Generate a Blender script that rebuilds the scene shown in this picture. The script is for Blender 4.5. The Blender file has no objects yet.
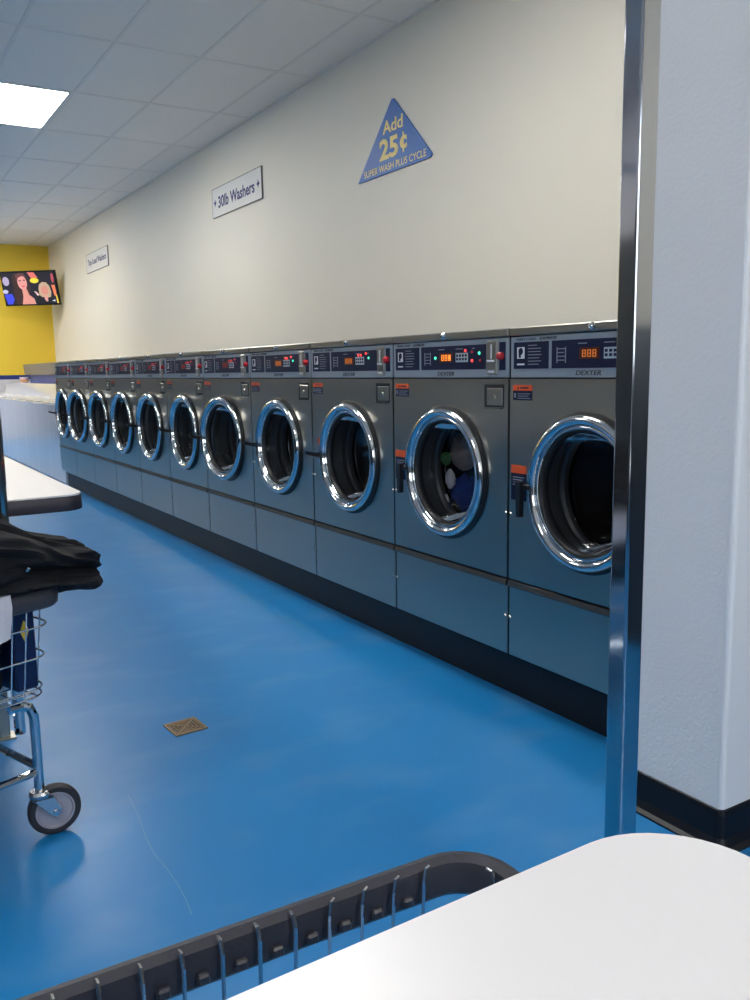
import bpy, math, random
from mathutils import Matrix, Vector, noise

scene = bpy.context.scene
COL = scene.collection
rnd = random.Random(7)

# ------------------------------------------------------------------ camera, light, exposure
CAM_H = 1.1025
RIGHT = Vector((0.85238024, -0.52267946, -0.01594066))
DOWN = Vector((-0.09137905, -0.11886678, -0.98869639))
FWD = Vector((0.51487649, 0.84420191, -0.14908165))
cam_data = bpy.data.cameras.new('camera')
cam = bpy.data.objects.new('camera', cam_data)
COL.objects.link(cam)
M4 = Matrix.Identity(4)
for r in range(3):
    M4[r][0] = RIGHT[r]; M4[r][1] = -DOWN[r]; M4[r][2] = -FWD[r]
M4[2][3] = CAM_H
cam.matrix_world = M4
cam_data.sensor_fit = 'VERTICAL'
cam_data.sensor_height = 36.0
cam_data.lens = 866.38 / 1000 * 36.0
cam_data.clip_start = 0.02
scene.camera = cam

EXPOSURE = 0.0
PANEL = 26.0           # radiance of the ceiling panels
DAY = 6.5               # daylight outside the shop window
scene.view_settings.view_transform = 'Standard'
scene.view_settings.look = 'None'
scene.view_settings.gamma = 1.0
scene.view_settings.use_curve_mapping = False
scene.view_settings.exposure = EXPOSURE

world = bpy.data.worlds.new('daylight')
scene.world = world
world.use_nodes = True
bg = world.node_tree.nodes['Background']
bg.inputs[0].default_value = (0.84, 0.90, 1.0, 1)
bg.inputs[1].default_value = DAY

# room measures (metres): x towards the washer wall, y along it, z up
XW, XL, YB, YF, HC = 3.348, -3.6, -3.4, 16.39, 3.328
XF = 1.806              # washer fronts
PITCH = 0.68

# window in the wall behind: portal for the daylight
pl = bpy.data.lights.new('window_portal', 'AREA')
pl.shape = 'RECTANGLE'; pl.size = 4.2; pl.size_y = 1.65
pl.cycles.is_portal = True
po = bpy.data.objects.new('window_portal', pl); COL.objects.link(po)
po.location = (-0.9, YB - 0.02, 1.925); po.rotation_euler = (math.radians(90), 0, 0)

# ------------------------------------------------------------------ materials
MATS = {}

def mat(name, col, rough=0.5, metal=0.0, var=0.0, scale=8.0, bump=0.0, bscale=60.0, stretch=None,
        rvar=0.0, emit=None, estr=0.0, coat=0.0, spec=0.5, col2=None, sheen=0.0):
    if name in MATS: return MATS[name]
    m = bpy.data.materials.new(name); m.use_nodes = True
    nt = m.node_tree; N = nt.nodes; L = nt.links
    b = N['Principled BSDF']
    b.inputs['Base Color'].default_value = (*col, 1)
    b.inputs['Roughness'].default_value = rough
    b.inputs['Metallic'].default_value = metal
    b.inputs['Specular IOR Level'].default_value = spec
    if coat: b.inputs['Coat Weight'].default_value = coat; b.inputs['Coat Roughness'].default_value = 0.08
    if sheen: b.inputs['Sheen Weight'].default_value = sheen
    if emit:
        b.inputs['Emission Color'].default_value = (*emit, 1); b.inputs['Emission Strength'].default_value = estr
    tc = N.new('ShaderNodeTexCoord'); mp = N.new('ShaderNodeMapping')
    L.new(tc.outputs['Object'], mp.inputs[0])
    if stretch: mp.inputs['Scale'].default_value = stretch
    nz = N.new('ShaderNodeTexNoise'); nz.inputs['Scale'].default_value = scale; nz.inputs['Detail'].default_value = 2
    L.new(mp.outputs[0], nz.inputs['Vector'])
    if var or col2:
        mx = N.new('ShaderNodeMix'); mx.data_type = 'RGBA'
        c2 = col2 if col2 else tuple(max(0, c * (1 - var)) for c in col)
        mx.inputs[6].default_value = (*col, 1); mx.inputs[7].default_value = (*c2, 1)
        rp = N.new('ShaderNodeMapRange'); rp.inputs[1].default_value = 0; rp.inputs[2].default_value = 1
        L.new(nz.outputs[0], rp.inputs[0]); L.new(rp.outputs[0], mx.inputs[0]); L.new(mx.outputs[2], b.inputs['Base Color'])
    if rvar:
        r2 = N.new('ShaderNodeMapRange'); r2.inputs[1].default_value = 0; r2.inputs[2].default_value = 1
        r2.inputs[3].default_value = max(.02, rough - rvar); r2.inputs[4].default_value = rough + rvar
        L.new(nz.outputs[0], r2.inputs[0]); L.new(r2.outputs[0], b.inputs['Roughness'])
    if bump:
        n2 = N.new('ShaderNodeTexNoise'); n2.inputs['Scale'].default_value = bscale; n2.inputs['Detail'].default_value = 3
        L.new(mp.outputs[0], n2.inputs['Vector'])
        bp = N.new('ShaderNodeBump'); bp.inputs['Strength'].default_value = bump; bp.inputs['Distance'].default_value = .01
        L.new(n2.outputs[0], bp.inputs['Height']); L.new(bp.outputs[0], b.inputs['Normal'])
    MATS[name] = m
    return m

def glow(name, col, s):
    return mat(name, tuple(c * .5 for c in col), .5, emit=col, estr=s)

WALL = mat('cream_wall_paint', (.84, .80, .70), .55, var=.03, scale=3, bump=.12, bscale=180)
PARTW = mat('partition_paint', (.80, .79, .78), .5, var=.04, scale=3, bump=.12, bscale=120)
YEL = mat('yellow_wall_paint', (.93, .64, .05), .5, var=.05, scale=2)
NAVYP = mat('navy_paint', (.02, .04, .22), .4, var=.1)
BLUEP = mat('blue_panel_paint', (.05, .09, .38), .35, var=.1)
LWALL = mat('white_wall_paint', (.72, .70, .74), .5, var=.03)
TILE = mat('ceiling_tile', (.88, .85, .80), .85, var=.05, scale=40, bump=.25, bscale=220)
TBAR = mat('ceiling_grid_bar', (.80, .78, .74), .6, var=.05)
STEEL = mat('brushed_steel', (.42, .41, .36), .30, 1.0, var=.06, scale=5)
STEELD = mat('dark_steel_ledge', (.20, .19, .18), .34, 1.0, var=.2, scale=9)
FASCIA = mat('grey_fascia', (.30, .35, .40), .38, .25, var=.06, scale=10)
CHROME = mat('chrome', (.66, .67, .68), .08, 1.0, rvar=.03, scale=15)
POSTM = mat('polished_post_metal', (.52, .53, .55), .09, 1.0, rvar=.05, scale=4)
DRUMM = mat('drum_steel', (.30, .29, .28), .25, 1.0, var=.25, scale=20)
BLACK = mat('black_plastic', (.012, .012, .014), .35, var=.3)
SEAM = mat('black_seam', (.008, .008, .009), .6, var=.3)
RUBBER = mat('black_rubber', (.010, .010, .012), .45, var=.3, scale=20)
COVE = mat('black_cove_base', (.006, .007, .011), .42, var=.3, scale=5, spec=.3)
NAVY = mat('navy_print', (.010, .015, .045), .4, var=.1, spec=.2)
ORANGE = mat('orange_red_print', (.80, .10, .02), .45, var=.05)
WPRINT = mat('white_print', (.75, .76, .78), .45, var=.04)
GPRINT = mat('grey_print', (.23, .25, .30), .5, var=.04)
INK = mat('black_ink', (.015, .015, .02), .5, var=.04)
NAVYINK = mat('navy_ink', (.02, .025, .16), .5, var=.04)
GOLDINK = mat('yellow_ink', (.92, .78, .30), .5, var=.04)
SIGNW = mat('white_sign_board', (.80, .79, .76), .5, var=.03)
SIGNB = mat('blue_sign_board', (.035, .16, .52), .45, var=.06)
REDB = mat('red_button_plastic', (.55, .02, .03), .3, var=.1)
TABTOP = mat('white_laminate', (.76, .73, .72), .32, var=.02, scale=3)
TABEDGE = mat('black_table_edging', (.022, .018, .028), .45, var=.2)
RIMM = mat('charcoal_vinyl', (.050, .048, .060), .42, var=.25, scale=14, bump=.15, bscale=90)
WIRE = mat('zinc_wire', (.62, .64, .66), .22, 1.0, var=.1)
CLOTHB = mat('black_cloth', (.0075, .0075, .010), .8, var=.3, scale=12, bump=.25, bscale=300, spec=.3)
CLOTHW = mat('white_cloth', (.72, .69, .73), .9, var=.06, scale=10, bump=.4, bscale=200)
CLOTHBR = mat('brown_cloth', (.40, .28, .22), .9, var=.4, scale=12)
CLOTHBL = mat('blue_cloth', (.02, .06, .30), .9, var=.4, scale=10)
CLOTHG = mat('green_cloth', (.07, .17, .05), .9, var=.3, scale=10)
BOXBL = mat('navy_carton', (.006, .018, .085), .4, var=.2)
YELP = mat('yellow_print', (.75, .52, .05), .5, var=.1)
ENAMEL = mat('white_enamel', (.66, .68, .72), .16, coat=.6, var=.03)
GREYP = mat('grey_paint', (.15, .14, .145), .4, var=.08)
BRASS = mat('worn_bronze', (.36, .25, .15), .45, .6, var=.35, scale=60)
DARKB = mat('dark_bronze', (.05, .035, .025), .6, .4, var=.3, scale=60)
TIRE = mat('grey_rubber_tire', (.035, .033, .036), .55, var=.2)
HUB = mat('grey_hub_plastic', (.40, .38, .43), .4, var=.06)
DRYER = mat('dark_steel_panel', (.10, .105, .11), .35, .8, var=.15, scale=2)
TVB = mat('tv_black', (.006, .006, .008), .25, var=.2)
PINKP = mat('pale_pink_plastic', (.75, .60, .62), .4, var=.05)
LIGHTM = glow('lamp_diffuser', (1.0, .975, .93), PANEL)

def floor_mat():
    m = bpy.data.materials.new('blue_epoxy_floor'); m.use_nodes = True
    nt = m.node_tree; N = nt.nodes; L = nt.links; b = N['Principled BSDF']
    b.inputs['Specular IOR Level'].default_value = .38
    tc = N.new('ShaderNodeTexCoord')
    n1 = N.new('ShaderNodeTexNoise'); n1.inputs['Scale'].default_value = 1.1; n1.inputs['Detail'].default_value = 3; n1.inputs['Distortion'].default_value = .2
    n2 = N.new('ShaderNodeTexNoise'); n2.inputs['Scale'].default_value = 220; n2.inputs['Detail'].default_value = 2
    for n in (n1, n2): L.new(tc.outputs['Object'], n.inputs['Vector'])
    mx = N.new('ShaderNodeMix'); mx.data_type = 'RGBA'
    mx.inputs[6].default_value = (.004, .160, .43, 1); mx.inputs[7].default_value = (.014, .220, .52, 1)
    r = N.new('ShaderNodeMapRange'); r.inputs[1].default_value = 0; r.inputs[2].default_value = 1
    L.new(n1.outputs[0], r.inputs[0]); L.new(r.outputs[0], mx.inputs[0])
    # pale scuffs worn into the paint
    mp = N.new('ShaderNodeMapping'); mp.inputs['Rotation'].default_value = (0, 0, .6); mp.inputs['Scale'].default_value = (1.6, 2.6, 1)
    L.new(tc.outputs['Object'], mp.inputs[0])
    n3 = N.new('ShaderNodeTexNoise'); n3.inputs['Scale'].default_value = 2.2; n3.inputs['Detail'].default_value = 2
    L.new(mp.outputs[0], n3.inputs['Vector'])
    r3 = N.new('ShaderNodeMapRange'); r3.inputs[1].default_value = .50; r3.inputs[2].default_value = .95; r3.inputs[4].default_value = .22
    L.new(n3.outputs[0], r3.inputs[0])
    mx2 = N.new('ShaderNodeMix'); mx2.data_type = 'RGBA'; mx2.inputs[7].default_value = (.30, .45, .62, 1)
    L.new(mx.outputs[2], mx2.inputs[6]); L.new(r3.outputs[0], mx2.inputs[0]); L.new(mx2.outputs[2], b.inputs['Base Color'])
    rr = N.new('ShaderNodeMapRange'); rr.inputs[1].default_value = 0; rr.inputs[2].default_value = 1; rr.inputs[3].default_value = .28; rr.inputs[4].default_value = .40
    L.new(n1.outputs[0], rr.inputs[0]); L.new(rr.outputs[0], b.inputs['Roughness'])
    bp = N.new('ShaderNodeBump'); bp.inputs['Strength'].default_value = .05; bp.inputs['Distance'].default_value = .003
    L.new(n2.outputs[0], bp.inputs['Height']); L.new(bp.outputs[0], b.inputs['Normal'])
    return m
FLOOR = floor_mat()

def glass_mat(name, tint, ior=1.5):
    m = bpy.data.materials.new(name); m.use_nodes = True
    nt = m.node_tree; N = nt.nodes; L = nt.links
    N.remove(N['Principled BSDF']); out = N['Material Output']
    t = N.new('ShaderNodeBsdfTransparent'); t.inputs[0].default_value = (*tint, 1)
    g = N.new('ShaderNodeBsdfGlossy'); g.inputs['Roughness'].default_value = .03
    f = N.new('ShaderNodeFresnel'); f.inputs[0].default_value = ior
    mx = N.new('ShaderNodeMixShader')
    L.new(f.outputs[0], mx.inputs[0]); L.new(t.outputs[0], mx.inputs[1]); L.new(g.outputs[0], mx.inputs[2]); L.new(mx.outputs[0], out.inputs[0])
    return m
DGLASS = glass_mat('door_glass', (.70, .72, .74), 1.14)
WGLASS = glass_mat('window_glass', (.93, .95, .95), 1.3)

# ------------------------------------------------------------------ mesh helpers
class MB:
    def __init__(s): s.v = []; s.f = []
    def add(s, vs, fs):
        o = len(s.v); s.v += [tuple(v) for v in vs]; s.f += [tuple(i + o for i in f) for f in fs]; return s
    def box(s, x0, x1, y0, y1, z0, z1, c=0.0):
        """box, its twelve edges chamfered by c"""
        if c <= 0:
            return s.add([(x, y, z) for z in (z0, z1) for y in (y0, y1) for x in (x0, x1)],
                         [(0, 2, 3, 1), (4, 5, 7, 6), (0, 1, 5, 4), (2, 6, 7, 3), (0, 4, 6, 2), (1, 3, 7, 5)])
        P = {}; vs = []
        X = (x0, x1); Y = (y0, y1); Z = (z0, z1)
        for i in (0, 1):
            for j in (0, 1):
                for k in (0, 1):
                    di = c if i == 0 else -c; dj = c if j == 0 else -c; dk = c if k == 0 else -c
                    P[i, j, k, 'x'] = len(vs); vs.append((X[i], Y[j] + dj, Z[k] + dk))
                    P[i, j, k, 'y'] = len(vs); vs.append((X[i] + di, Y[j], Z[k] + dk))
                    P[i, j, k, 'z'] = len(vs); vs.append((X[i] + di, Y[j] + dj, Z[k]))
        fs = []
        for i in (0, 1):
            q = [P[i, 0, 0, 'x'], P[i, 1, 0, 'x'], P[i, 1, 1, 'x'], P[i, 0, 1, 'x']]; fs.append(q if i else q[::-1])
            q = [P[0, i, 0, 'y'], P[0, i, 1, 'y'], P[1, i, 1, 'y'], P[1, i, 0, 'y']]; fs.append(q if i else q[::-1])
            q = [P[0, 0, i, 'z'], P[1, 0, i, 'z'], P[1, 1, i, 'z'], P[0, 1, i, 'z']]; fs.append(q if i else q[::-1])
        for a in (0, 1):
            for b in (0, 1):
                fs.append([P[a, b, 0, 'x'], P[a, b, 1, 'x'], P[a, b, 1, 'y'], P[a, b, 0, 'y']])
                fs.append([P[a, 0, b, 'x'], P[a, 1, b, 'x'], P[a, 1, b, 'z'], P[a, 0, b, 'z']])
                fs.append([P[0, a, b, 'y'], P[1, a, b, 'y'], P[1, a, b, 'z'], P[0, a, b, 'z']])
        for key in [(i, j, k) for i in (0, 1) for j in (0, 1) for k in (0, 1)]:
            fs.append([P[key + (t,)] for t in 'xyz'])
        return s.add(vs, fs)
    def prism(s, poly, z0, z1, ax='z'):
        n = len(poly)
        def pt(a, b, h): return (a, b, h) if ax == 'z' else ((a, h, b) if ax == 'y' else (h, a, b))
        vs = [pt(a, b, z0) for a, b in poly] + [pt(a, b, z1) for a, b in poly]
        fs = [tuple(range(n))[::-1], tuple(range(n, 2 * n))] + [(i, (i + 1) % n, n + (i + 1) % n, n + i) for i in range(n)]
        return s.add(vs, fs)
    def lathe(s, prof, c=(0, 0, 0), ax='y', n=40, closed=False):
        """prof: (radius, height) turned about the axis ax through c"""
        vs = []; fs = []; m = len(prof)
        for i in range(n):
            a = 2 * math.pi * i / n; ca, sa = math.cos(a), math.sin(a)
            for r, h in prof:
                vs.append((c[0] + r * ca, c[1] + h, c[2] + r * sa) if ax == 'y' else
                          ((c[0] + r * ca, c[1] + r * sa, c[2] + h) if ax == 'z' else (c[0] + h, c[1] + r * ca, c[2] + r * sa)))
        for i in range(n):
            k = (i + 1) % n
            for j in range(m if closed else m - 1):
                l = (j + 1) % m
                fs.append((i * m + j, k * m + j, k * m + l, i * m + l))
        return s.add(vs, fs)
    def tube(s, path, r, n=8, closed=False, cap=True):
        P = [Vector(p) for p in path]; k = len(P); vs = []; fs = []
        up = Vector((0, 0, 1)); prev = None
        for i in range(k):
            if closed: t = P[(i + 1) % k] - P[i - 1]
            else: t = P[min(i + 1, k - 1)] - P[max(i - 1, 0)]
            t.normalize()
            if prev is None:
                a = up if abs(t.z) < .9 else Vector((1, 0, 0))
                u = t.cross(a).normalized()
            else: u = (prev - t * prev.dot(t)).normalized()
            prev = u; w = t.cross(u)
            rr = r[i] if isinstance(r, (list, tuple)) else r
            for j in range(n):
                q = 2 * math.pi * j / n
                vs.append(P[i] + (u * math.cos(q) + w * math.sin(q)) * rr)
        for i in range(k if closed else k - 1):
            b = (i + 1) % k
            for j in range(n):
                l = (j + 1) % n
                fs.append((i * n + j, i * n + l, b * n + l, b * n + j))
        if cap and not closed:
            fs.append(tuple(range(n))[::-1]); fs.append(tuple(range((k - 1) * n, k * n)))
        return s.add(vs, fs)
    def sweep(s, path, prof):
        """closed sweep of prof (offset outward, z) along a closed horizontal loop of (x, y, nx, ny)"""
        n = len(prof); vs = []; fs = []
        for x, y, nx, ny in path:
            for o, z in prof: vs.append((x + nx * o, y + ny * o, z))
        k = len(path)
        for i in range(k):
            b = (i + 1) % k
            for j in range(n):
                l = (j + 1) % n; fs.append((i * n + j, b * n + j, b * n + l, i * n + l))
        return s.add(vs, fs)
    def mesh(s, name, m, smooth=False):
        me = bpy.data.meshes.new(name); me.from_pydata(s.v, [], s.f); me.update()
        import bmesh as _b
        b = _b.new(); b.from_mesh(me); _b.ops.recalc_face_normals(b, faces=b.faces); b.to_mesh(me); b.free()
        me.materials.append(m)
        if smooth:
            me.polygons.foreach_set('use_smooth', [True] * len(me.polygons))
            try: me.set_sharp_from_angle(angle=math.radians(35))
            except Exception: pass
        return me

def put(name, me, parent=None, loc=(0, 0, 0), rot=None):
    o = bpy.data.objects.new(name, me); COL.objects.link(o)
    o.location = loc
    if rot: o.rotation_euler = rot
    if parent: o.parent = parent
    return o
def build(mb, name, m, parent=None, smooth=False, loc=(0, 0, 0), rot=None):
    return put(name, mb.mesh(name, m, smooth), parent, loc, rot)
def tag(o, label, cat, group=None):
    o['label'] = label; o['category'] = cat
    if group: o['group'] = group
    return o
def thing(name, label, cat, loc=(0, 0, 0), rz=0, group=None):
    o = put(name, None, None, loc, (0, 0, rz)); o.empty_display_size = .1
    return tag(o, label, cat, group)
def struct(mb, name, m, parent=None, label=None):
    o = build(mb, name, m, parent)
    o['kind'] = 'structure'
    if label: o['label'] = label
    return o
def rrect(x0, x1, y0, y1, r, n=6):
    """rounded rectangle as (x, y, nx, ny), counter-clockwise; r one radius or four"""
    rs = r if isinstance(r, (list, tuple)) else (r,) * 4
    out = []
    for (cx, cy, a0), q in zip(((x1 - rs[0], y1 - rs[0], 0), (x0 + rs[1], y1 - rs[1], 90), (x0 + rs[2], y0 + rs[2], 180), (x1 - rs[3], y0 + rs[3], 270)), rs):
        for i in range(n + 1):
            a = math.radians(a0 + 90 * i / n); out.append((cx + q * math.cos(a), cy + q * math.sin(a), math.cos(a), math.sin(a)))
    return out
def text_mesh(name, s, m, width=None, height=None, bold=0.0, shear=0.0, align='CENTER'):
    """flat lettering in local x (reading) and y (up), centred on the origin"""
    cu = bpy.data.curves.new(name, 'FONT'); cu.body = s; cu.size = 1; cu.extrude = .004; cu.offset = bold; cu.shear = shear
    cu.resolution_u = 3
    o = bpy.data.objects.new(name, cu); COL.objects.link(o)
    bpy.context.view_layer.update()
    me = bpy.data.meshes.new_from_object(o.evaluated_get(bpy.context.evaluated_depsgraph_get()))
    bpy.data.objects.remove(o); bpy.data.curves.remove(cu)
    xs = [v.co.x for v in me.vertices]; ys = [v.co.y for v in me.vertices]
    w = max(xs) - min(xs); h = max(ys) - min(ys); cx = (max(xs) + min(xs)) / 2; cy = (max(ys) + min(ys)) / 2
    sx = width / w if width else height / h; sy = height / h if height else width / w
    for v in me.vertices: v.co = ((v.co.x - cx) * sx, (v.co.y - cy) * sy, v.co.z * .15)
    me.name = name; me.materials.clear(); me.materials.append(m)
    return me
WALLTXT = Matrix(((0, 0, -1), (-1, 0, 0), (0, 1, 0))).to_euler()   # reads towards -y, faces -x
FRONTTXT = (math.pi / 2, 0, 0)                                      # in washer space: reads +x, faces -y

# ------------------------------------------------------------------ setting
struct(MB().box(XL, XW, YB, YF, -.05, 0), 'floor', FLOOR, label='glossy bright blue painted concrete floor')
CR = [(0.552, 2.183), (0.543, 2.064), (0.527, 1.935), (0.523, 1.86), (0.528, 1.794), (0.529, 1.716), (0.525, 1.654), (0.518, 1.598)]
cr = MB()
for (xa, ya), (xb, yb) in zip(CR, CR[1:]):
    d = Vector((xb - xa, yb - ya, 0)).normalized() * .0011
    cr.add([(xa - d.y, ya + d.x, .0004), (xa + d.y, ya - d.x, .0004), (xb + d.y, yb - d.x, .0004), (xb - d.y, yb + d.x, .0004)], [(0, 1, 2, 3)])
build(cr, 'hairline_crack', mat('pale_crack', (.10, .30, .50), .5, var=.2), bpy.data.objects['floor'])
struct(MB().box(XW, XW + .1, YB, YF, 0, HC + .04), 'wall_right', WALL, label='cream painted wall above the washers')
wf = struct(MB().box(XL, XW, YF, YF + .1, 1.103, HC + .04), 'wall_far', YEL, label='yellow painted end wall behind the television')
struct(MB().box(XL, XW, YF, YF + .1, 0, 1.03), 'wall_far_lower', LWALL, label='white lower part of the yellow end wall')
struct(MB().box(XL, XW, YF - .004, YF + .1, 1.03, 1.103), 'trim_1', NAVYP, label='navy painted stripe under the yellow wall')
struct(MB().box(XL - .1, XL, YB, YF, 0, HC + .04), 'wall_left', LWALL)
# dark steel bank along the opposite wall (mirrored in the washer fronts)
struct(MB().box(XL, XL + .8, YB + 2.0, YF - 3.0, 0, 2.05, .01), 'wall_left_panel', DRYER)
struct(MB().box(XW - .75, XW, YB + .01, .55, 0, 1.25, .01), 'wall_right_panel', DRYER)
struct(MB().box(XL + .81, .62, YF - .85, YF - .005, 0, 2.05, .01), 'wall_far_panel', DRYER)  # unseen dark bank, added to darken what the far washers mirror
# wall behind with a shop window
wb = MB()
wx0, wx1, wz0, wz1 = -3.0, 1.2, 1.1, 2.75
wb.box(XL, wx0, YB - .1, YB, 0, HC + .04).box(wx1, XW, YB - .1, YB, 0, HC + .04).box(wx0, wx1, YB - .1, YB, .0, wz0).box(wx0, wx1, YB - .1, YB, wz1, HC + .04)
struct(wb, 'wall_back', LWALL)
struct(MB().box(XL + .81, XW - .76, YB, YB + .5, 0, 1.05, .01), 'wall_back_panel', DRYER)
win = MB()
for i in range(4):
    x = wx0 + (wx1 - wx0) * i / 3; win.box(x - .03, x + .03, YB - .08, YB - .02, wz0, wz1)
win.box(wx0, wx1, YB - .08, YB - .02, wz0, wz0 + .05).box(wx0, wx1, YB - .08, YB - .02, wz1 - .05, wz1)
w1 = struct(win, 'window_1', DRYER)
for i in range(3):
    a = wx0 + (wx1 - wx0) * i / 3; build(MB().box(a + .03, a + 1.37, YB - .055, YB - .045, wz0 + .05, wz1 - .05), 'pane', WGLASS, w1)
# partition beside the chrome post
PX, PY0, PY1 = 1.62, 1.166, 1.444
struct(MB().prism([(p[0], p[1]) for p in rrect(PX, XW, PY0, PY1, (.002, .004, .012, .002), 4)], 0, HC + .03), 'wall_partition', PARTW, label='pale grey textured partition wall end beside chrome post')
cv = MB(); pr = [(0, 0), (.026, 0), (.027, .006), (.016, .012), (.008, .03), (.007, .085), (.004, .096), (0, .098)]
cv.sweep(rrect(PX, XW - .03, PY0, PY1 + .0, (.002, .004, .012, .002), 4), pr)
struct(cv, 'baseboard_partition', COVE, label='black rubber cove base around the partition end')

# ceiling: backing, bars and single tiles
ce = struct(MB().box(XL, XW, YB, YF, HC + .03, HC + .08), 'ceiling', TILE, label='white suspended ceiling of long tiles')
xs = [XW]; x = XW - .3124
while x > XL + .05: xs.append(x); x -= .6096
xs.append(XL)
ys = []; y = 5.0507 - 1.2192 * 7
while y < YF - .2: ys.append(y); y += 1.2192
ys = [YB] + [y for y in ys if y > YB + .1] + [YF]
LIGHTS = []
for ly in (2.6123, 7.4891, 12.3659, -2.2645):
    LIGHTS.append((1.2064, ly))
for ly in (.1739, 5.0507, 9.9275, 13.5851): LIGHTS.append((-1.8416, ly))  # farthest panel of this column added to brighten the far end
LIGHTS += [(.5968, 14.8043), (-.6224, 12.3659)]  # two more out-of-view panels, added to lift the light on the yellow wall
tmesh = {}
def is_light(cx, cy):
    return any(lx < cx < lx + .6096 and ly < cy < ly + 1.2192 for lx, ly in LIGHTS)
for i in range(len(xs) - 1):
    for j in range(len(ys) - 1):
        cx, cy = (xs[i] + xs[i + 1]) / 2, (ys[j] + ys[j + 1]) / 2
        if is_light(cx, cy): continue
        sx, sy = round(xs[i] - xs[i + 1], 3), round(ys[j + 1] - ys[j], 3)
        if (sx, sy) not in tmesh:
            tmesh[sx, sy] = MB().box(-sx / 2 + .004, sx / 2 - .004, -sy / 2 + .004, sy / 2 - .004, 0, .014).mesh('ceiling_tile', TILE)
        put('ceiling_tile', tmesh[sx, sy], ce, (cx, cy, HC + .005))
for x in xs: build(MB().box(-.012, .012, YB, YF, 0, .004), 'grid_bar', TBAR, ce, loc=(max(XL + .012, min(XW - .012, x)), 0, HC + .001))
for y in ys: build(MB().box(XL, XW, -.012, .012, 0, .004), 'grid_bar', TBAR, ce, loc=(0, max(YB + .012, min(YF - .012, y)), HC + .0005))

def ceiling_light(lx, ly, label):
    t = thing('ceiling_light', label, 'light', (lx + .3048, ly + .6096, HC), group='ceiling light panels')
    fr = MB()
    fr.box(-.298, -.268, -.603, .603, .0, .03).box(.268, .298, -.603, .603, .0, .03).box(-.268, .268, -.603, -.573, .0, .03).box(-.268, .268, .573, .603, .0, .03)
    build(fr, 'frame', TBAR, t)
    build(MB().box(-.285, .285, -.59, .59, .004, .02), 'diffuser', LIGHTM, t)
for k, (lx, ly) in enumerate(LIGHTS):
    ceiling_light(lx, ly, 'bright white fluorescent ceiling panel near the sign reading 30lb Washers' if k == 1 else 'unseen fluorescent ceiling panel away from the signs, lighting the rest of the shop')

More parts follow.
